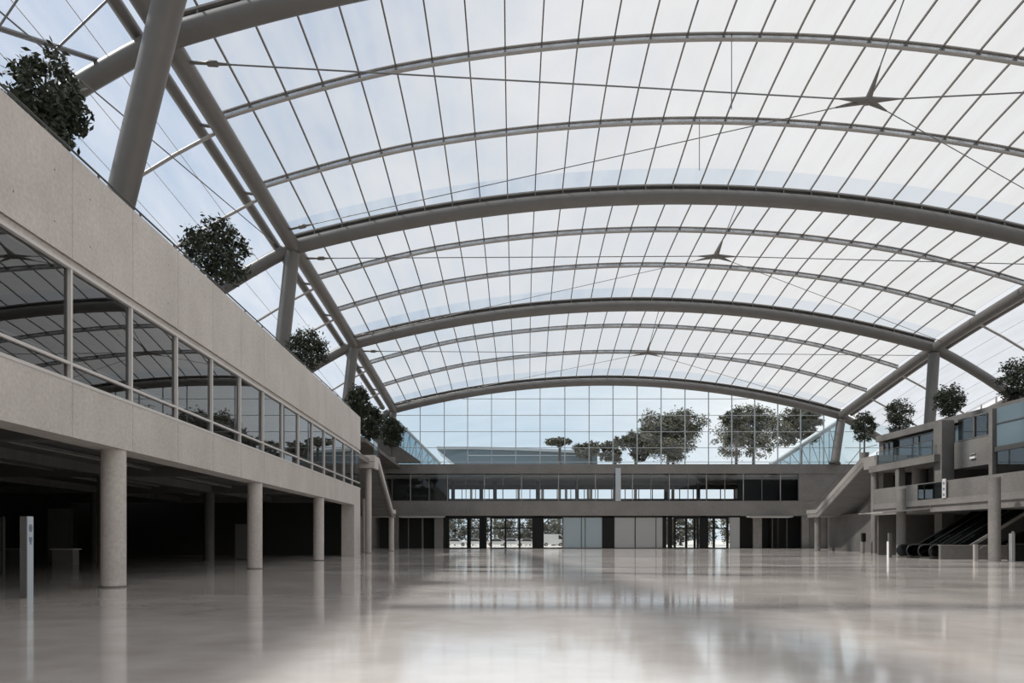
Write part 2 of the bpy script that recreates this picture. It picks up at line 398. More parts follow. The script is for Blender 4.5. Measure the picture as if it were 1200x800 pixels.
# columns
def column(x,y,h,r,label,cap=False,z0=0,mat='concrete'):  # mat: right columns take a darker concrete, shade put into the colour
    p=thing('concrete_column',label,'column',(x,y,z0))
    prof=[(r,z0),(r,z0+h)] if not cap else [(r,z0),(r,z0+h-.2),(r*1.03,z0+h-.2),(r*1.03,z0+h-.03),(r*.9,z0+h)]
    MB().lathe(prof,x,y,32).build('shaft',M[mat],p)
    MB().lathe([(r+.004,z0+.001),(r+.004,z0+.05)],x,y,32).build('base_joint',M['joint'],p)
for yy,lab in ((22.2,'round concrete column nearest the camera under the left gallery'),(35.4,'second round concrete column along the left gallery'),(48.4,'third round concrete column along the left gallery, before the square end pier')):
    column(-12.32,yy,4.45,.375,lab)
struct('wall_pier',MB().box(-13.0,FX,58.8,61.55,0,4.45).box(-13.0,FX,61.45,61.6,0,6),M['concrete'])
for x,yy in ((-20,22.2),(-20,35.2),(-20,48.2),(-28,22.2),(-28,35.2),(-28,48.2)):
    p=MB().lathe([(.35,0),(.35,4.8)],x,yy,20).build('concrete_column',M['soffit']); recentre(p,(x,yy,0))
    tag(p,'dim concrete column deep in the dark hall under the left gallery, %s row, %s from the camera'%('first' if x==-20 else 'second',{22.2:'nearest',35.2:'middle',48.2:'farthest'}[yy]),'column')
# ceiling battens
for k,(x,y0,y1) in enumerate(((-15.5,24,34),(-17.5,23.5,35),(-22.5,27,46),(-18.0,37,47),(-24,38,56),(-30,30,52))):
    p=thing('ceiling_batten','unlit pale batten light on the dark ceiling under the left gallery, %s inward'%ORD[k],'ceiling light',(x,y0,5.2),'unlit batten lights')
    h=MB().box(x-.09,x+.09,y0,y1,5.08,5.2).build('housing',M['soffit'],p)
    MB().box(x-.04,x+.04,y0,y1,5.04,5.08).build('diffuser',M['steel_light'],h)
    MB().box(x-.03,x+.03,y0+.5,y0+.56,5.2,5.25).build('bracket',M['steel_dark'],p)
# totem sign
p=thing('totem_sign','slim upright sign pillar with a pale blue front at the left edge of the hall','sign',(-12.44,18.22,0))
MB().box(-12.53,-12.35,18.10,18.34,0,2.17).build('body',M['soffit'],p)
fc=MB().box(-12.348,-12.33,18.11,18.34,0,2.17).build('face',M['sign_blue'],p)
pi=MB()
pi.add([(-12.326,18.225+.075*math.cos(a*PI/6),1.86+.11*math.sin(a*PI/6)) for a in range(12)],[tuple(range(12))]).build('round_pictogram',M['sign_ink'],fc)
MB().box(-12.329,-12.325,18.165,18.285,1.50,1.62).box(-12.329,-12.325,18.195,18.255,1.42,1.5).build('arrow_pictogram',M['sign_ink'],fc)
# dim furnishings under the gallery
def panel(x,y,w,h,mat,label,name='exhibit_board',cat='panel'):
    p=thing(name,label,cat,(x,y,0))
    MB().box(x-w/2,x+w/2,y-.06,y+.06,.08,h).build('board',mat,p)
    MB().box(x-w/2-.04,x-w/2,y-.08,y+.08,0,h+.04).box(x+w/2,x+w/2+.04,y-.08,y+.08,0,h+.04).build('frame',M['steel_dark'],p)
panel(-23.3,41,.95,2.9,M['steel_light'],'tall pale panel standing left of the nearest round column in the dark')
panel(-26.6,42,1.4,3.4,M['soffit'],'wide dim panel deep under the gallery, left of the tall pale panel')
panel(-22.0,30,1.0,2.5,M['soffit'],'dim door-like panel near the far left under the gallery')
panel(-18.2,50,1.2,2.6,M['soffit'],'dim panel between the second and third left columns')
p=thing('display_counter','low pale counter glimmering deep in the dark hall at the left','counter',(-25,40,0))
MB().box(-25.6,-24.4,39.7,40.3,0,.9).build('body',M['steel_light'],p); MB().box(-25.7,-24.3,39.6,40.4,.9,.97).build('top',M['white'],p)
p=thing('display_counter','small pale counter beside the wide dim panel under the left gallery','counter',(-28.5,41,0))
MB().box(-29.0,-28.0,40.7,41.3,0,.9).build('body',M['soffit'],p); MB().box(-29.1,-27.9,40.6,41.4,.9,.97).build('top',M['steel_light'],p)
# left terrace railing
def railing(pts,label,h=1.05,glassy=True,step=2.6):
    p=thing('glass_railing',label,'railing',tuple(pts[0]))
    a,b=Vector(pts[0]),Vector(pts[1]); L=(b-a).length; d=(b-a)/L; up=Vector((0,0,h))
    MB().tube([a+up,b+up],.035,8).build('top_rail',M['steel_dark'],p)
    n=max(1,round(L/step))
    for k in range(n+1):
        q=a+d*(L*k/n); MB().bar(q,q+up,.05,.05,up=(1,0,0)).build('post',M['steel_dark'],p)
    if glassy:
        for k in range(n):
            q0=a+d*(L*k/n+.06); q1=a+d*(L*(k+1)/n-.06); e=Vector((0,0,.08))
            MB().quad(q0+e,q1+e,q1+up*.93,q0+up*.93).build('pane',M['glass_rail'],p)
    return p
railing([(-12.75,9,12.15),(-12.75,61.4,12.15)],'low glass railing along the top of the left concrete wall',1.2)

# ------------------------------------------------------------------ trees
def leaf_quads(mb,c,s,rng):
    d=Vector((rng.gauss(0,1),rng.gauss(0,1),rng.gauss(0,.7)))
    if d.length<1e-3: return
    d.normalize(); r=d.cross(Vector((rng.gauss(0,1),rng.gauss(0,1),rng.gauss(0,1)))).normalized()
    L=s*rng.uniform(.7,1.3); w=L*.42
    mb.quad(c-d*L*.5,c+r*w*.5,c+d*L*.5,c-r*w*.5)
def crown(mb,cx,cy,cz,rx,rz,nclump,nleaf,s,rng,hollow=.35,cl=.30):
    for k in range(nclump):
        while True:
            v=Vector((rng.uniform(-1,1),rng.uniform(-1,1),rng.uniform(-1,1)))
            if hollow<v.length<=1: break
        c=Vector((cx+v.x*rx,cy+v.y*rx,cz+v.z*rz))
        rr=cl*rx*rng.uniform(.6,1.15)
        for j in range(nleaf):
            q=c+Vector((rng.gauss(0,.5),rng.gauss(0,.5),rng.gauss(0,.42)))*rr
            leaf_quads(mb,q,s,rng)
def potted(x,y,zc,rx,rz,zb,label,seed,group,nc=70,nl=34,s=.26):
    rng=random.Random(seed)
    p=thing('planter_tree',label,'tree',(x,y,zb),group)
    mb=MB(); crown(mb,x,y,zc,rx,rz,nc,nl,s,rng); mb.build('foliage',M['leaf'],p)
    tb=MB(); top=zc+rz*.6
    tb.tube([(x,y,zb+.5),(x+.03,y,zc-rz*.6),(x-.04,y,zc),(x,y,top)],[.10,.085,.06,.02],8)
    for k in range(9):
        a=k*2.4; h=zc-rz*.65+rz*1.15*k/9; q=(x+math.cos(a)*rx*.7,y+math.sin(a)*rx*.7,h+rz*.42)
        tb.tube([(x,y,h),((x+q[0])/2,(y+q[1])/2,h+rz*.16),q],[.045,.035,.012],6)
    tb.build('trunk',M['bark'],p)
    MB().lathe([(.42,zb),(.55,zb+.7),(.5,zb+.7),(.46,zb+.6)],x,y,16).build('planter',M['pot'],p)
    pl=p.children[-1]; MB().lathe([(.47,zb+.56),(.47,zb+.62)],x,y,14).build('soil',M['bark'],pl)
TL=12.14
for i,(x,y,zc,rx,rz,lab) in enumerate((
   (-15.7,24.,16.9,1.22,1.75,'bushy dark tree at the upper left corner, nearest on the left ledge'),
   (-15.0,37.,16.9,1.6,1.85,'dark round-crowned tree on the left ledge, second from the camera'),
   (-15.2,56.,16.9,1.6,1.65,'dark tree on the left ledge, third from the camera, beside the middle strut'),
   (-15.2,77.,16.8,1.25,1.8,'dark tree on the left, just above the far corner of the concrete wall'),
   (-15.9,88.,16.4,1.6,2.3,'dark tree behind the far end of the left wall, second from the glazed end'),
   (-14.3,97.,16.7,1.7,2.1,'dark dense tree under the left foot of the farthest arch'))):
    potted(x,y,zc,rx,rz,TL if i<3 else 12.34,lab,40+i,'trees on the left ledge',nc=95 if i<3 else 110,nl=40 if i<3 else 46,s=.27 if i<3 else .36)
for i,(d,rx,rz,lab) in enumerate((
   (82.6,1.3,1.8,'round-crowned tree at the head of the right stairs'),
   (75.5,1.38,1.95,'round-crowned tree on the right wing roof, second from the end wall'),
   (67.3,1.3,1.75,'round-crowned tree right of the upright strut on the right wing roof'),
   (58.5,1.5,1.9,'dark tree cut by the right picture edge on the right wing roof'))):
    potted(45.0,d,15.0,rx,rz,12.65 if i else 11.2,lab,80+i,'trees on the right wing',nc=105,nl=30,s=.27)

# ------------------------------------------------------------------ far building
D=102.0
def fx(px): return (px-577)*D/800
def fz(py): return EYE+(630-py)*D/800
BX0,BX1=-17.5,56.0; DB=118.0
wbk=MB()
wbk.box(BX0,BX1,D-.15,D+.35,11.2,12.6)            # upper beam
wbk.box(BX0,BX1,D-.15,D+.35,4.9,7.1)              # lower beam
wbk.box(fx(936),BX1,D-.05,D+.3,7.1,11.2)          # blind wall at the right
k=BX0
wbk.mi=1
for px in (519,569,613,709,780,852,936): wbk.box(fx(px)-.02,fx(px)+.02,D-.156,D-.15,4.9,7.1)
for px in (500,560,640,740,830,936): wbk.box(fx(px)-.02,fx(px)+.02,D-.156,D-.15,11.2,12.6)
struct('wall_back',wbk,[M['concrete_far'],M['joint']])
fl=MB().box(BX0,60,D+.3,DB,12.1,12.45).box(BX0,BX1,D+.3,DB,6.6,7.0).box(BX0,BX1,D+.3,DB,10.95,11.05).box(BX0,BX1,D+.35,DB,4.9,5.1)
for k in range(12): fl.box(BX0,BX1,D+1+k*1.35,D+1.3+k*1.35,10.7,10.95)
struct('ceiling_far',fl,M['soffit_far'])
# back of the far building: openings to the outside
KB=DB/D
wk=MB().box(BX0,BX1,DB-.2,DB,5.1,8.35).box(BX0,BX1,DB-.2,DB,9.95,12.1).box(BX0,fx(525)*KB,DB-.2,DB,8.3,10).box(fx(876)*KB,BX1,DB-.2,DB,8.3,10)
wk.box(BX0,fx(519)*KB,DB-.2,DB,0,5.1).box(fx(862)*KB,BX1,DB-.2,DB,0,5.1)
x=fx(525)*KB
while x<fx(876)*KB: wk.box(x,x+.12,DB-.2,DB,8.35,9.95); x+=2.35
struct('wall_outer',wk,M['concrete_dark'])
struct('wall_partition',MB().box(BX0,fx(524),D+5,D+5.2,7,11).box(fx(876),BX1,D+4,D+4.2,7,11).box(BX0,fx(519),D+4,D+4.2,0,4.9).box(fx(868),BX1,D+4,D+4.2,0,4.9).box(fx(519)-.1,fx(519),D+.3,DB,0,4.9).box(fx(867)*KB,fx(867)*KB+.1,D+.3,DB,0,4.9),M['dark'])
for k,px in enumerate((531,564,580,630,676,780,818,872)):
    x=fx(px)*1.08; o=MB().lathe([(.3,7.0),(.3,10.7)],x,D+8,16).build('interior_column',M['concrete_dark']); recentre(o,(x,D+8,7))
    tag(o,'dark round column behind the upper window band of the far building, %s from the left'%ORD[k],'column')
# window band
nw=0; wn=14
x0=-15.0; step=2.765
for k in range(22):
    xa=x0+step*k; xb=xa+step; wn+=1
    w=thing('window_%d'%wn,'','',(xa,D+.1,7.1)); del w['label']; del w['category']; w['kind']='structure'
    MB().quad((xa,D+.12,7.1),(xb,D+.12,7.1),(xb,D+.12,11.2),(xa,D+.12,11.2)).build('pane',M['glass_end'],w)
    MB().box(xa-.05,xa+.05,D+.03,D+.16,7.1,11.2).build('mullion',M['steel_light'] if k%2 else M['steel'],w)
    MB().box(xa,xb,D+.05,D+.15,7.1,7.2).build('sill',M['steel_dark'],w)
struct('trim_4',MB().box(fx(721),fx(727),D-.35,D-.16,7.1,12.0),M['alu_blue'])
# end-wall glazing under the farthest arch
vpx=[463.5,492.3,520.6,548,576,604.5,633,662,690.5,718.5,746.8,775,803,830.6,857.9,884.8,911.8,938.7,965.7,985]
EY=102.15
def archz(x):
    u=(x-XL(102))/(XR(102)-XL(102)); return vault(max(0,min(1,u)),102).z-.45
TZ=[fz(p) for p in (524.3,505.5,486.3,467)]
def endwin(xa,xb,top):
    global wn
    wn+=1
    w=thing('window_%d'%wn,'','',(xa,EY,12.6)); del w['label']; del w['category']; w['kind']='structure'
    n=4; xs=[xa+(xb-xa)*t/n for t in range(n+1)]
    MB().quad((xa,EY,12.6),(xb,EY,12.6),*[(x,EY,max(12.7,top(x))) for x in reversed(xs)]).build('pane',M['glass_end'],w)
    MB().box(xa-.06,xa+.06,EY-.12,EY+.06,12.6,max(12.7,top(xa))).build('mullion',M['alu_blue'],w)
    for z in TZ+[fz(541)]:
        lo=[x for x in xs if top(x)>z]
        if len(lo)>1: MB().box(lo[0],lo[-1],EY-.05,EY+.04,z-.04,z+.04).build('transom',M['alu_blue'],w)
for a,b in zip(vpx,vpx[1:]): endwin(fx(a),fx(b),archz)
apz=lambda x: apron(1,x-52,102).z-.4 if x>52 else apron(-1,-14.7-x,102).z-.4
for a,b in ((52,55),(55,58),(58,61)): endwin(a,b,apz)
for a,b in ((-17.6,-14.7),(-20.5,-17.6)): endwin(a,b,apz)

# ground-floor row
def dz(px0,px1,mat,name,z0=0,z1=4.9,y0=D+.05,y1=D+.35,lab=None,cat=None):
    o=MB().box(fx(px0),fx(px1),y0,y1,z0,z1).build(name,mat)
    if lab: recentre(o,((fx(px0)+fx(px1))/2,y0,z0)); tag(o,lab,cat)
    else: o['kind']='structure'
    return o
for i,(a,b) in enumerate(((520,526),(626,637),(706,720),(777,781),(783,788),(820,828))):
    dz(a,b,M['black'],'wall_jamb')
for a,b,m in ((509,519,'concrete_far'),(883,893,'concrete_far'),(940,948,'concrete_far'),(856,867,'glass_grey'),(462,467,'concrete_far'),(494,496,'steel'),(478,479,'steel'),(905,906,'steel_dark'),(922,923,'steel_dark'),(970,972,'soffit'),(1008,1010,'soffit')):
    dz(a,b,M[m],'wall_pier')
dz(520,868,M['black'],'trim_2',4.65,4.9)
def door(n,pxs,transom=True,post=.09):
    w=thing('door_%d'%n,'','',(fx(pxs[0]),D+.2,0)); del w['label']; del w['category']; w['kind']='structure'
    for a,b in zip(pxs,pxs[1:]):
        lf=MB().quad((fx(a),D+.2,0.05),(fx(b),D+.2,.05),(fx(b),D+.2,4.65),(fx(a),D+.2,4.65)).build('pane',M['glass_end'],w)
    for a in pxs: MB().box(fx(a)-post,fx(a)+post,D+.1,D+.3,0,4.65).build('post',M['black'],w)
    MB().box(fx(pxs[0]),fx(pxs[-1]),D+.12,D+.28,4.45,4.65).build('header',M['black'],w)
    MB().box(fx(pxs[0]),fx(pxs[-1]),D+.14,D+.26,0,.12).build('threshold',M['black'],w)
    if transom: MB().box(fx(pxs[0]),fx(pxs[-1]),D+.13,D+.27,2.95,3.12).build('transom',M['black'],w)
door(1,(526,549),False,.04)
door(2,(549.5,564,568),post=.3); door(3,(575.5,592.5,609,625),post=.14)
door(4,(637,659),False,.04); door(5,(791,804.5,814.5,818),post=.16); door(6,(829,837,853),post=.16)
def frosted(n,pxs,mat):
    w=thing('window_%d'%n,'','',(fx(pxs[0]),D+.2,0)); del w['label']; del w['category']; w['kind']='structure'
    for a,b in zip(pxs,pxs[1:]): MB().box(fx(a)+.02,fx(b)-.02,D+.16,D+.2,.12,4.6).build('pane',mat,w)
    for a in pxs: MB().box(fx(a)-.05,fx(a)+.05,D+.1,D+.25,0,4.65).build('post',M['steel_dark'],w)
    MB().box(fx(pxs[0]),fx(pxs[-1]),D+.12,D+.24,0,.12).build('threshold',M['steel_dark'],w)
frosted(wn+1,(660,681.5,686,706),M['front_blue']); frosted(wn+2,(720,744.5),M['glass_grey']); frosted(wn+3,(744.5,769,777),M['glass_grey'])
for px0,px1,lab in ((468,522,'thin pale canopy over the dark doorway at the far left'),(874,925,'thin pale canopy over the dark doorway at the far right')):
    p=thing('door_canopy',lab,'canopy',(fx(px0),D-1,4.6))
    MB().box(fx(px0),fx(px1),D-1.3,D-.16,4.62,4.84).build('slab',M['steel_light'],p)
    MB().box(fx(px0)+.4,fx(px1)-.4,D-1.2,D-.4,4.58,4.62).build('light_strip',M['white'],p)
# raised lettering over the left doors (illegible in the photograph)
p=thing('wall_sign','small raised pale lettering on the concrete beam above the left entrance doors','sign',(fx(546),D-.2,5.3))
gl=[['l','t','x'],['l','r','b'],['t','l','r','b'],['l','r','m'],['l','t','m','b'],['t','l','r','m'],['c','t']]
for k,g in enumerate(gl):
    xa=fx(533.5+3.75*k); xb=xa+.36; za,zb=5.25,6.05; mb=MB(); w=.07
    for s in g:
        if s=='l': mb.box(xa,xa+w,D-.21,D-.15,za,zb)
        if s=='r': mb.box(xb-w,xb,D-.21,D-.15,za,zb)
        if s=='c': mb.box((xa+xb-w)/2,(xa+xb+w)/2,D-.21,D-.15,za,zb)
        if s=='t': mb.box(xa,xb,D-.21,D-.15,zb-w,zb)
        if s=='b': mb.box(xa,xb,D-.21,D-.15,za,za+w)
        if s=='m': mb.box(xa,xb,D-.21,D-.15,(za+zb-w)/2,(za+zb+w)/2)
        if s=='x': mb.bar((xa,D-.18,za),(xb,D-.18,zb),.06,w,up=(0,1,0))
    mb.build('letter',M['sign_pale'],p)

# ------------------------------------------------------------------ stairs (left and right mirror each other)
def stairs(side,label):
    """upper landing y 69.5..72, flight down to lower landing at y 83..86, then on to the far building"""
    xi=-12.15 if side<0 else 39.3; xo=xi+side*4.2
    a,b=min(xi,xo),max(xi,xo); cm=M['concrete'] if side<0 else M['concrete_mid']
    p=thing('concrete_stairs',label,'stairs',((a+b)/2,71,8.9))
    y0=69.8; y1=72.6; ye=82.6; zt=9.6; zb=4.6
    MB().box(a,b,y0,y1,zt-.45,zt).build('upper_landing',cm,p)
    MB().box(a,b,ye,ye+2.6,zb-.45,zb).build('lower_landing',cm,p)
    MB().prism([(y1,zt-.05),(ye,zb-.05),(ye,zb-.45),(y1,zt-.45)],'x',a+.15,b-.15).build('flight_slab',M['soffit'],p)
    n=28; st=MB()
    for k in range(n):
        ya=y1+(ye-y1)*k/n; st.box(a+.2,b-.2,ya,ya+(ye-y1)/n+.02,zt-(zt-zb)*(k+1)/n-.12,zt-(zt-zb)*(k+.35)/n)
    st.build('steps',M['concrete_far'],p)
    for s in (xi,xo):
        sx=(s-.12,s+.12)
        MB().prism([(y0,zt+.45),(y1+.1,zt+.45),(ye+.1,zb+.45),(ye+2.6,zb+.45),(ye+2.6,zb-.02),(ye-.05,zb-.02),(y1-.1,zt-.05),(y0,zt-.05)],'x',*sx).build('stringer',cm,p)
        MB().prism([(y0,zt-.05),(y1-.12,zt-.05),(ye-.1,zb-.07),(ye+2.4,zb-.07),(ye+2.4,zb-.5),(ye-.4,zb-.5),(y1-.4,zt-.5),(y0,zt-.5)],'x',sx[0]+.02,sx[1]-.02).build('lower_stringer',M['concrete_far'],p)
        MB().tube([(s,y0,zt+1.5),(s,y1+.1,zt+1.5),(s,ye,zb+1.35),(s,ye+2.6,zb+1.35)],.035,6).build('handrail',M['steel_dark'],p)
    MB().box(a-.12,b+.12,y0-.14,y0+.12,zt-.85,zt+.45).build('landing_front',cm,p)
    MB().box(a-.12,b+.12,y0-.16,y0-.13,zt-.25,zt-.2).build('shadow_joint',M['joint'],p)
    MB().box(xi-.14,xi+.14,y0,y1-.6,zt-.85,zt-.05).build('landing_side',cm,p)
    return xi
xs=stairs(-1,'concrete stairs descending away behind the end of the left gallery')
stairs(1,'concrete stairs descending away in front of the right wing')
column(-12.9,71.0,8.75,.33,'tall round column under the upper landing of the left stairs')
column(-12.45,84.2,4.25,.33,'short round column under the foot of the left stairs')
column(39.75,71.0,8.75,.33,'tall round column under the upper landing of the right stairs',False,0,'concrete_far')
column(40.0,84.0,4.25,.33,'short round column under the foot of the right stairs',False,0,'concrete_far')
column(-14.4,77,6.0,.3,'pale thin column half hidden behind the left stairs')
railing([(-12.15,69.9,10.06),(-12.15,72.4,10.06)],'framed glass railing on the upper landing of the left stairs',1.6,True,3)
# landing deck linking left stairs to building, left side wall, sloping parapet at the far left
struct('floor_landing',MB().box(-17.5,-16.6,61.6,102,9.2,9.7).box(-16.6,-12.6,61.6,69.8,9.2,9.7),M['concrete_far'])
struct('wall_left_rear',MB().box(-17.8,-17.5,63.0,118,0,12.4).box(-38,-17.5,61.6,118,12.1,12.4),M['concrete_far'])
o=MB().prism([(-17.3,17.2),(-16.9,17.2),(-10.6,12.85),(-10.6,12.62),(-17.3,12.62)],'y',99.6,100.9).build('sloping_parapet',M['concrete_dark']); recentre(o,(-14.5,99.6,12.4))
tag(o,'dark sloping concrete parapet descending to the far building roof at the left','parapet')
struct('floor_ledge',MB().box(-17.5,-13.6,73.2,101.6,11.9,12.3),M['concrete_dark'])
struct('wall_lower_end',MB().box(-38,-13.1,62.6,62.9,0,5.3),M['dark'])

# ------------------------------------------------------------------ right wing
RB=35.8
def band(y0,y1,mat_up=None):
    mb=MB().box(RB,RB+.35,y0,y1,4.7,6.13).box(RB-.14,RB+.4,y0,y1,3.71,4.75)
    return mb
wr=MB().box(RB,RB+.35,57.5,64.2,4.75,6.13).box(RB,RB+.35,8,54.4,4.75,6.13)
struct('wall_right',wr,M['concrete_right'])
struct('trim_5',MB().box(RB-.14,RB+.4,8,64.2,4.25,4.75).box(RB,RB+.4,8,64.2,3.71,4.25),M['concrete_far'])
struct('floor_balcony',MB().box(RB+.3,50,8,64.2,3.75,4.3),M['soffit'])
w=thing('window_%d'%(wn+4),'','',(RB,54.4,4.75)); del w['label']; del w['category']; w['kind']='structure'
MB().box(RB+.05,RB+.1,54.4,57.5,4.75,6.1).build('pane',M['glass_dark'],w); MB().box(RB,RB+.14,54.4,57.5,6.05,6.13).build('head',M['steel'],w)
# deep recess, back walls
struct('wall_right_rear',MB().box(50,50.3,8,74.4,0,12.0).box(42.3,50,74.1,74.4,0,12.0).box(42,50,85,85.3,0,4.4).box(42.0,42.3,64.2,85,0,4.4).box(36.2,50,64.0,64.2,0,3.75),M['concrete_dark'])
struct('ceiling_right_deck',MB().box(39.6,50,60.9,71,8.4,8.95),M['soffit'])
rd=MB().box(39.15,39.6,60.8,71.0,8.35,9.0).box(39.15,50,60.5,60.8,8.35,9.0)
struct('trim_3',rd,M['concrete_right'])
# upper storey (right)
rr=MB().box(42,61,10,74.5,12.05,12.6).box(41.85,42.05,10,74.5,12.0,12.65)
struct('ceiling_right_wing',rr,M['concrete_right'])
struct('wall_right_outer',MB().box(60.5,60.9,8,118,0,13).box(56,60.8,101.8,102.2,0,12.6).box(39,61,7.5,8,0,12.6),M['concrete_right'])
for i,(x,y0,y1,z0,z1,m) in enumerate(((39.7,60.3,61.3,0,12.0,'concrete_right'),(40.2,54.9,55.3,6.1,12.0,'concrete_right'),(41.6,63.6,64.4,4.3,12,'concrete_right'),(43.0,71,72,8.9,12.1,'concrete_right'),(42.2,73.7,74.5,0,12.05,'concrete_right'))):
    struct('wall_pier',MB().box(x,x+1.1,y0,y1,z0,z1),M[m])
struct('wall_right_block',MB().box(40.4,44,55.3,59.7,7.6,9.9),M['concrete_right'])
p=thing('wall_light','small square wall light on the concrete block of the right wing','light',(40.3,57.3,8.3))
MB().box(40.26,40.4,57.0,57.6,8.25,8.42).build('housing',M['white'],p); MB().box(40.3,40.4,57.0,57.6,8.62,8.7).build('hood',M['steel_light'],p)
# right curtain wall: upper blue panes, lower dark panes
yy=54.8; 
for k in range(11):
    y1=54.8-3.3*k; y0=y1-3.3; n=wn+5+k
    w=thing('window_%d'%n,'','',(40.4,y0,6.1)); del w['label']; del w['category']; w['kind']='structure'
    MB().box(40.42,40.45,y0+.08,y1-.08,8.9,12.0).build('upper_pane',M['glass_blue'],w)
    MB().box(40.42,40.45,y0+.08,y1-.08,4.3,8.5).build('lower_pane',M['glass_dark'],w)
    MB().box(40.3,40.5,y0-.07,y0+.07,4.3,12.0).build('mullion',M['steel_dark'],w)
    MB().box(40.3,40.5,y0,y1,8.5,8.9).build('spandrel',M['steel_dark'],w)
    MB().box(40.36,40.46,y0,y1,10.7,10.78).build('transom',M['steel_dark'],w)
struct('wall_right_interior',MB().box(44.5,44.7,8,54.8,4.3,12).box(41.2,44.7,54.8,55,4.3,7.6),M['dark'])
n=wn+17
for k,(y0,y1,z0,z1,m) in enumerate(((55.4,59.5,9.95,11.9,'glass_dark'),(61.3,63.6,9.0,11.8,'glass_blue'),(64.5,70.9,9.6,11.8,'glass_dark'),(72.1,73.6,9.6,11.8,'glass_dark'))):
    w=thing('window_%d'%(n+k),'','',(42.2 if k else 40.5,y0,z0)); del w['label']; del w['category']; w['kind']='structure'
    q=42.2 if k else 40.5; MB().box(q+.1,q+.14,y0,y1,z0,z1).build('pane',M[m],w); MB().box(q,q+.2,y0,y1,z1-.1,z1).box(q,q+.2,y0,y1,z0,z0+.1).box(q,q+.2,(y0+y1)/2-.05,(y0+y1)/2+.05,z0,z1).build('frame',M['steel'],w)
struct('wall_right_upper',MB().box(42.9,43.1,60,74,8.9,12).box(44.8,45,60,74,4.3,8.4),M['dark'])
railing([(39.3,61,9.0),(39.3,69.8,9.0)],'glass railing along the upper deck of the right wing',1.35,True,2.9)
column(34.2,46.5,5.75,.36,'thick free-standing round column nearest the right edge, taller than the balcony',True,0,'concrete_far')
column(34.2,57.1,5.75,.36,'free-standing capped round column beside the escalators',True,0,'concrete_far')
column(34.2,35.5,5.75,.36,'free-standing capped round column outside the frame at the right',True,0,'concrete_far')
column(42.6,68,4.0,.7,'fat dark round column in the upper recess behind the right stairs',False,4.4,'concrete_right')
# pier stubs seen below the deck
for x,y0,z1,lab in ((39.6,66.0,8.4,'square concrete post left of the escalators, rising to the deck'),):
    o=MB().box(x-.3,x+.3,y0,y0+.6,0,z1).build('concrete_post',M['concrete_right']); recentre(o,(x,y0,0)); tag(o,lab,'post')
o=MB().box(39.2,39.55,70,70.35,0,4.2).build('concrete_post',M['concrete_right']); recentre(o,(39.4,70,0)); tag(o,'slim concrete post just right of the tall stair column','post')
# small round sign plates on the pier
p=thing('pictogram_sign','small vertical white sign with three dots on the right wing balcony','sign',(35.6,53.8,4.7))
pl=MB().box(35.58,35.64,53.6,54.0,4.75,6.25).build('plate',M['alu'],p)
for k in range(3): MB().tube([(35.575,53.8,5.0+.45*k),(35.56,53.8,5.0+.45*k)],.12,12).build('dot',M['sign_ink'],pl)
# canopy
p=thing('glass_canopy','thin flat canopy projecting over the entrance left of the escalators','canopy',(33.5,57,3.7))
MB().prism([(31.9,3.62),(36.0,3.95),(36.0,4.05),(31.9,3.72)],'y',55.8,59.5).build('slab',M['steel_light'],p)
MB().bar((35.6,55.6,4.0),(35.9,55.6,4.6),.06,.06).build('hanger',M['steel'],p)
MB().bar((35.6,59.0,4.0),(35.9,59.0,4.6),.06,.06).build('hanger',M['steel'],p)
# escalators
def escalator(y,label):
    x0=32.9; xr=34.6; xe=41.0; sl=math.tan(math.radians(31)); zt=(xe-xr)*sl
    p=thing('escalator',label,'escalator',(x0,y,0))
    MB().prism([(x0,0),(x0,.12),(xr,.15),(xe,zt+.15),(xe+1,zt+.15),(xe+1,zt-.6),(xr+1.4,-.0)],'y',y-.6,y+.6).build('truss',M['steel_dark'],p)
    st=MB()
    for k in range(18):
        xa=xr+(xe-xr)*k/18; st.box(xa,xa+(xe-xr)/18,y-.5,y+.5,.1+sl*(xa-xr),.1+sl*(xa-xr)+.26)
    st.build('steps',M['black'],p)
    for s in (-.66,.66):
        yy=y+s
        prof=[(x0+.35,.15),(x0+.05,.35),(x0,.6),(x0+.08,.85),(x0+.35,1.0),(xr,1.02),(xe,zt+1.02),(xe+1,zt+1.02),(xe+1,zt+.15),(xe,zt+.15),(xr,.15)]
        MB().prism(prof,'y',yy-.02,yy+.02).build('balustrade',M['glass_dark'],p)
        MB().tube([(x0+.5,yy,.12),(x0+.15,yy,.22),(x0-.03,yy,.45),(x0-.04,yy,.7),(x0+.1,yy,.95),(x0+.4,yy,1.06),(xr,yy,1.08),(xe,yy,zt+1.08),(xe+1,yy,zt+1.08)],.055,8).build('handrail',M['rubber'],p)
        MB().bar((xr,yy-.09,.20),(xe,yy-.09,zt+.20),.10,.22).build('skirt',M['steel_light'],p)
escalator(52.0,'nearer dark escalator rising to the right into the right wing')
escalator(54.8,'farther escalator behind the nearer one, rising into the right wing')
p=thing('low_wall','low pale concrete wall in front of the escalators','wall',(36,50.9,0))
MB().box(33.3,37.1,50.7,50.95,0,1.02).build('body',M['concrete_right'],p); MB().box(33.25,37.15,50.66,51.0,1.02,1.07).build('coping',M['steel_light'],p)
p=thing('low_wall','second length of low pale wall just left of the thick right column','wall',(38,50.4,0))
MB().box(37.4,39.6,50.6,50.85,0,1.0).build('body',M['concrete_right'],p); MB().box(37.35,39.65,50.56,50.9,1.0,1.05).build('coping',M['steel_light'],p)
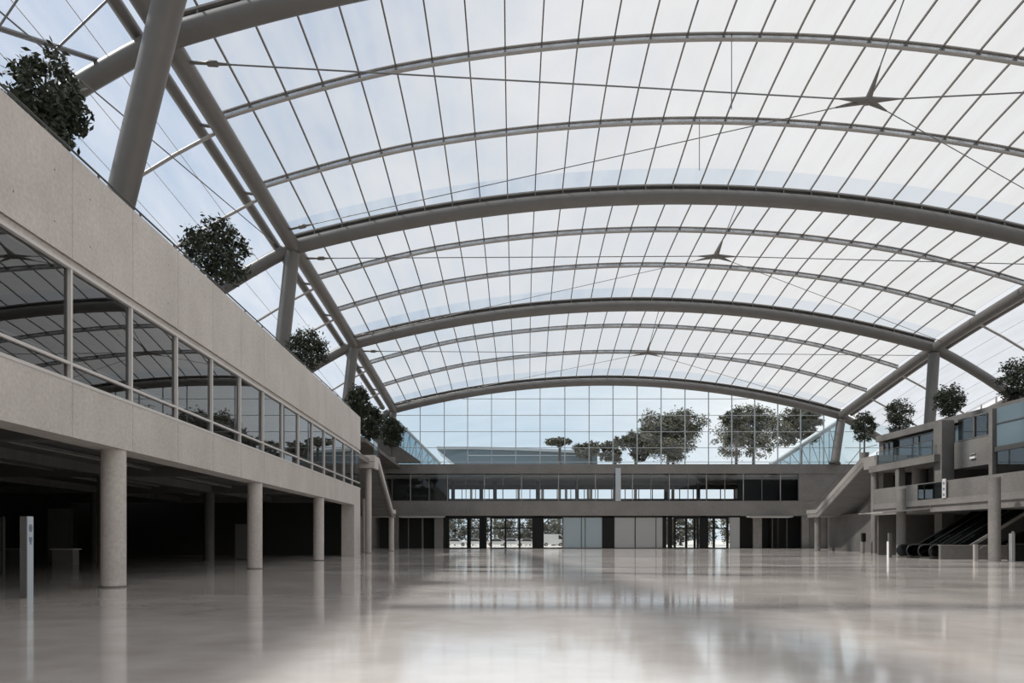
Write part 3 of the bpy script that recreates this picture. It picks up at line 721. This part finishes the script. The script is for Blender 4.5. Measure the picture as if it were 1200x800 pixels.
# gates
def gate(x,y,h,label):
    p=thing('gate_post',label,'gate',(x,y,0))
    MB().box(x-.11,x+.11,y-.1,y+.1,0,h).build('post',M['steel_light'],p)
    pts=[(x+.15+.48*(1-math.cos(a)),y,.62+.42*math.sin(a)) for a in [PI/2+PI*t/10 for t in range(11)]]
    pts=[(x+.75+.5*math.cos(a),y,.62+.42*math.sin(a)) for a in [PI/2+PI*t/12 for t in range(13)]]
    MB().tube([(x+1.2,y,1.04)]+pts+[(x+1.2,y,.2)],.035,8).build('loop_rail',M['steel'],p)
gate(33.4,47.2,1.15,'gate post with a curved loop rail left of the thick right column')
p=thing('barrier_post','slender bright-edged post standing before the escalators','post',(32.6,56,0))
MB().box(32.48,32.72,55.9,56.1,0,2.0).build('post',M['steel'],p); MB().box(32.42,32.48,55.88,56.12,0,1.3).build('bright_edge',M['white'],p)
p=thing('barrier_post','tall rounded post right of the thick right column','post',(35.3,46.3,0))
MB().tube([(35.3,46.3,0),(35.3,46.3,1.9),(35.3,46.3,2.05)],[.13,.13,.06],12).build('post',M['steel_light'],p); MB().box(35.1,35.17,46.2,46.4,0,1.9).build('bright_edge',M['white'],p)
p=thing('cabinet','dark cabinet at the right edge beside the tall rounded post','cabinet',(36.1,46.5,0))
MB().box(35.5,36.3,46.3,47,0,1.15).build('body',M['black'],p); MB().box(35.45,36.35,46.25,47.05,1.15,1.2).build('top',M['steel_dark'],p)
p=thing('cabinet','pale low box cut by the right picture edge','cabinet',(36.6,45.4,0))
MB().box(36.1,37.2,45.2,45.9,0,1.05).build('body',M['soffit'],p); MB().box(36.06,37.24,45.16,45.94,1.05,1.1).build('top',M['steel_light'],p)
p=thing('bollard','short pale bollard at the foot of the tall right stair column','bollard',(38.55,71,0))
MB().lathe([(.2,0),(.2,1.15),(.16,1.2)],38.5,71,16).build('post',M['concrete_right'],p); MB().box(38.4,38.75,70.8,71.1,1.2,2.1).build('sign_head',M['black'],p)
# signs below the right stairs
p=thing('wall_sign','dim panel with pale letter-like marks on the dark wall under the right stairs','sign',(52,100,3.8))
DS=101.7
def sx(px): return (px-577)*DS/800
def sz(py): return EYE+(630-py)*DS/800
pn=MB().box(sx(1001),sx(1012),DS,DS+.1,sz(618),sz(611)).build('panel',M['soffit'],p)
for k,px in enumerate((1003,1005.5,1008)):
    mb=MB().box(sx(px),sx(px)+.08,DS-.04,DS,sz(615),sz(611.8)).box(sx(px)-.1,sx(px)+.2,DS-.04,DS,sz(612.4),sz(611.8)); mb.build('mark',M['sign_pale'],pn)
p=thing('wall_sign','dim oval sign left of the lettered panel under the right stairs','sign',(sx(992.5),DS,3.8))
MB().add([(sx(992.5)+.35*math.cos(a*PI/8),DS-.03,sz(613.5)+.24*math.sin(a*PI/8)) for a in range(16)]+[(sx(992.5)+.35*math.cos(a*PI/8),DS+.05,sz(613.5)+.24*math.sin(a*PI/8)) for a in range(16)],[tuple(range(16))]+[(i,(i+1)%16,16+(i+1)%16,16+i) for i in range(16)]).build('plate',M['sign_pale'],p)
struct('wall_back_right',MB().box(fx(948),BX1,D+.3,D+.6,0,4.9),M['concrete_dark'])

# ------------------------------------------------------------------ behind the camera
struct('wall_front',MB().box(-18,50,-29.9,-29.5,0,12.5).box(-38,-18,-29.9,-29.5,0,12.5),M['concrete'])

# ------------------------------------------------------------------ outside the far building
def parktree(x,y,zb,zc,rx,rz,label,seed,nc=150,nl=44,s=.55):
    rng=random.Random(seed)
    p=thing('park_tree',label,'tree',(x,y,zb),'trees outside the end wall')
    mb=MB(); tb=MB().tube([(x,y,zb),(x+.2,y,zc-rz*.5),(x,y,zc+rz*.3)],[.4,.3,.1],8)
    nlobe=9 if rx>5 else 5
    for k in range(nlobe):
        a=2*PI*k/nlobe+rng.uniform(-.4,.4); h=rng.uniform(-.75,.7); w=math.sqrt(max(.05,1-h*h*.8))*rng.uniform(.45,.72)
        if k==0: a,h,w=0,.45,0
        c=(x+math.cos(a)*rx*w,y+math.sin(a)*rx*w*.5,zc+rz*h*.75)
        r=rng.uniform(.36,.50)
        crown(mb,c[0],c[1],c[2],rx*r,rz*r,nc//nlobe,nl,s,rng,.1,.32)
        tb.tube([(x,y,zc-rz*.6),((x+c[0])/2,(y+c[1])/2,(zc-rz*.6+c[2])/2+.5),c],[.2,.12,.04],6)
    mb.build('foliage',M['leaf_park'],p); tb.build('trunk',M['bark'],p)
PY=150.
def gx(px,d=PY): return (px-577)*d/800
def gz(py,d=PY): return EYE+(630-py)*d/800
for i,(px,py,rx,rz,lab) in enumerate((
   (788,514,44,30,'broad dark tree behind the end wall, right of centre'),
   (782,502,30,20,'tall domed tree top rising behind the broad dark tree'),
   (744,524,22,20,'low tree at the left flank of the broad dark tree'),
   (882,505,40,36,'tall leafy tree behind the end wall at the right'),
   (862,492,18,16,'rounded side crown left of the tall right tree'),
   (938,498,26,24,'tree half hidden by the sloping outdoor roof at the far right'),
   (655,520,15,7,'small pale flat-topped tree behind the end wall, centre'),
   (692,526,20,12,'low shrubby tree right of the small flat-topped tree'),
   (719,528,17,12,'low shrubby tree between the flat-topped tree and the broad dark tree'))):
    dd=PY-3+(i*13)%24; parktree(gx(px,dd),dd,0,gz(py,dd),1.14*rx*dd/800,1.12*rz*dd/800,lab,200+i,nc=300 if rx>25 else 110,nl=48,s=.6)
p=thing('curved_building','long low building with a shallow curved blue-grey roof behind the end wall','building',(gx(615,172),173,0))
rp=[(gx(512+23.5*k,172),gz(523.5+ (k/8)**2*6,172)) for k in range(9)]
MB().prism([(gx(538,172),gz(548,172)),(gx(700,172),gz(548,172))]+[(q[0],q[1]-.6) for q in reversed(rp)],'y',172,186).build('facade',M['glass_blue'],p)
for px in (552,580,608,636,664,690): MB().box(gx(px,172)-.3,gx(px,172)+.3,173,173.6,0,gz(548,172)).build('support_column',M['concrete_dark'],p)
MB().prism(rp+[(q[0],q[1]-.6) for q in reversed(rp)],'y',171,187).build('roof',M['alu_blue'],p)
MB().box(gx(548,172),gx(690,172),171.7,172,gz(534,172),gz(533,172)).build('string_course',M['alu_blue'],p)
# sloping neighbouring roofs beyond the end wall
for sd,lab in ((-1,'sloping pale lattice roof edge outside the end wall at the left'),(1,'sloping lattice roof edge outside the end wall at the right')):
    p=thing('outdoor_roof',lab,'roof',(-15 if sd<0 else 52,106,12.5))
    if sd<0: A,B=(fx(466)*1.04,106,fz(488)),(fx(516)*1.04,106,fz(540))
    else: A,B=(fx(983)*1.04,106,fz(487)),(fx(903)*1.04,106,fz(541))
    A=Vector(A); B=Vector(B)
    MB().tube([A,B],.45 if sd>0 else .25,10).build('edge_beam',M['alu_blue'],p)
    MB().quad(A,B,B+Vector((sd*16,8,0)),A+Vector((sd*16,8,0))).build('glazing',M['glass_rail'],p)
    Bz=Vector((A.x,106,B.z)); MB().add([A,B,Bz],[(0,1,2)]).build('side_glazing',M['glass_rail'],p)
    for k in range(1,7):
        q=A.lerp(B,k/7); MB().tube([q,(q.x,106,B.z)],.07,6).build('lattice_bar',M['alu_blue'],p)
        MB().tube([q,(A.lerp(B,(k-1)/7).x,106,B.z)],.06,6).build('lattice_bar',M['alu_blue'],p)
# street: cars, hedge, trees under the terrace
def car(x,y,label,van=False,mat='car_white'):
    p=thing('van' if van else 'car',label,'van' if van else 'car',(x,y,0))
    if van:
        body=[(-2.5,.35),(2.5,.35),(2.55,1.1),(1.9,1.35),(1.5,2.3),(-2.5,2.35)]; win=[(1.0,1.35),(1.75,1.35),(1.42,2.1),(1.0,2.1)]
    else:
        body=[(-2.1,.32),(2.1,.32),(2.15,.75),(1.3,.92),(.6,1.42),(-.9,1.45),(-1.7,.98),(-2.15,.9)]; win=[(-1.4,.98),(1.0,.95),(.52,1.36),(-.85,1.38)]
    MB().prism([(x+a,z) for a,z in body],'y',y-.85,y+.85).build('body',M[mat],p)
    MB().prism([(x+a,z) for a,z in win],'y',y-.87,y+.87).build('windows',M['car_glass'],p)
    for a in (-1.4,1.4):
        for b in (-.8,.8):
            wh=MB().tube([(x+a,y+b-.1,.33),(x+a,y+b+.1,.33)],.33,14).build('wheel',M['black'],p)
            MB().tube([(x+a,y+b-.12,.33),(x+a,y+b+.12,.33)],.19,12).build('hubcap',M['steel_light'],wh)
for px,d,lab in ((534,132,'white car parked outside the glass, leftmost of the row'),(557,134,'white car seen through the left narrow entrance door'),(583,131,'white car seen through the first pane of the wide entrance door'),(600,133,'white car seen through the middle pane of the wide entrance door'),(618,131,'white car seen through the right pane of the wide entrance door')):
    car((px-577)*d/800,d,lab)
car((648-577)*133/800,133,'white van parked outside, right of the wide entrance doors',True)
for k in range(13):
    rng=random.Random(300+k); d=140+1.5*(k%3); x=-13+5.2*k; h=6.0+.9*rng.random()
    p=thing('street_shrub','tall dark shrub in the hedge row behind the parked vehicles, %s from the left'%ORD[k],'shrub',(x,d,0),'street shrubs')
    mb=MB(); crown(mb,x,d,h*.52,2.7,h*.5,75,32,.5,rng,.0,.35); mb.build('foliage',M['leaf_park'],p)
    tb=MB().tube([(x,d,0),(x+.1,d,h*.6)],[.16,.06],8); tb.build('trunk',M['bark'],p)

# ------------------------------------------------------------------ sky, sun, camera
wd=bpy.data.worlds.new('sky'); bpy.context.scene.world=wd; wd.use_nodes=True; nt=wd.node_tree; L=nt.links.new
bg=nt.nodes['Background']; tc=N(nt,'ShaderNodeTexCoord'); sp=N(nt,'ShaderNodeSeparateXYZ'); L(tc.outputs['Generated'],sp.inputs[0])
rp=N(nt,'ShaderNodeValToRGB'); e=rp.color_ramp.elements
e[0].position=0; e[0].color=(.68,.77,.83,1); e[1].position=.75; e[1].color=(.42,.53,.72,1)
L(sp.outputs['Z'],rp.inputs['Fac'])
mp=N(nt,'ShaderNodeMapping'); mp.inputs['Scale'].default_value=(1.2,1.2,2.0); L(tc.outputs['Generated'],mp.inputs['Vector'])
ns=N(nt,'ShaderNodeTexNoise'); ns.inputs['Scale'].default_value=1.7; ns.inputs['Detail'].default_value=7; ns.inputs['Roughness'].default_value=.6; L(mp.outputs['Vector'],ns.inputs['Vector'])
ma=N(nt,'ShaderNodeMath',operation='MULTIPLY_ADD'); ma.inputs[1].default_value=.60; L(sp.outputs['X'],ma.inputs[0]); L(ns.outputs['Fac'],ma.inputs[2])
mb2=N(nt,'ShaderNodeMath',operation='MULTIPLY_ADD'); mb2.inputs[1].default_value=.35; L(sp.outputs['Z'],mb2.inputs[0]); L(ma.outputs[0],mb2.inputs[2])
cr=N(nt,'ShaderNodeValToRGB'); e=cr.color_ramp.elements; e[0].position=.50; e[0].color=(0,0,0,1); e[1].position=.86; e[1].color=(1,1,1,1); L(mb2.outputs[0],cr.inputs['Fac'])
mx=N(nt,'ShaderNodeMix',data_type='RGBA'); mx.inputs[7].default_value=(.97,.96,.955,1); L(cr.outputs['Color'],mx.inputs[0]); L(rp.outputs['Color'],mx.inputs[6])
L(mx.outputs[2],bg.inputs['Color']); bg.inputs['Strength'].default_value=1.0
sl=bpy.data.lights.new('sun','SUN'); sl.energy=5.6; sl.angle=math.radians(2.6); sl.color=(1,.93,.84)
so=bpy.data.objects.new('sun',sl); C.objects.link(so); so.rotation_euler=Vector((.60,.01,-.80)).to_track_quat('-Z','Y').to_euler(); so.location=(-60,20,70)
cd=bpy.data.cameras.new('camera'); co=bpy.data.objects.new('camera',cd); C.objects.link(co)
co.location=(0,0,EYE); co.rotation_euler=(PI/2,0,0); cd.sensor_width=36; cd.lens=24; cd.shift_x=23/1200; cd.shift_y=230/1200; cd.clip_end=1000
sc=bpy.context.scene; sc.camera=co
sc.view_settings.view_transform='Standard'; sc.view_settings.look='None'; sc.view_settings.gamma=1; sc.view_settings.use_curve_mapping=False
sc.view_settings.exposure=.1
sc.cycles.use_denoising=True; sc.cycles.max_bounces=8; sc.cycles.diffuse_bounces=4; sc.cycles.transparent_max_bounces=24
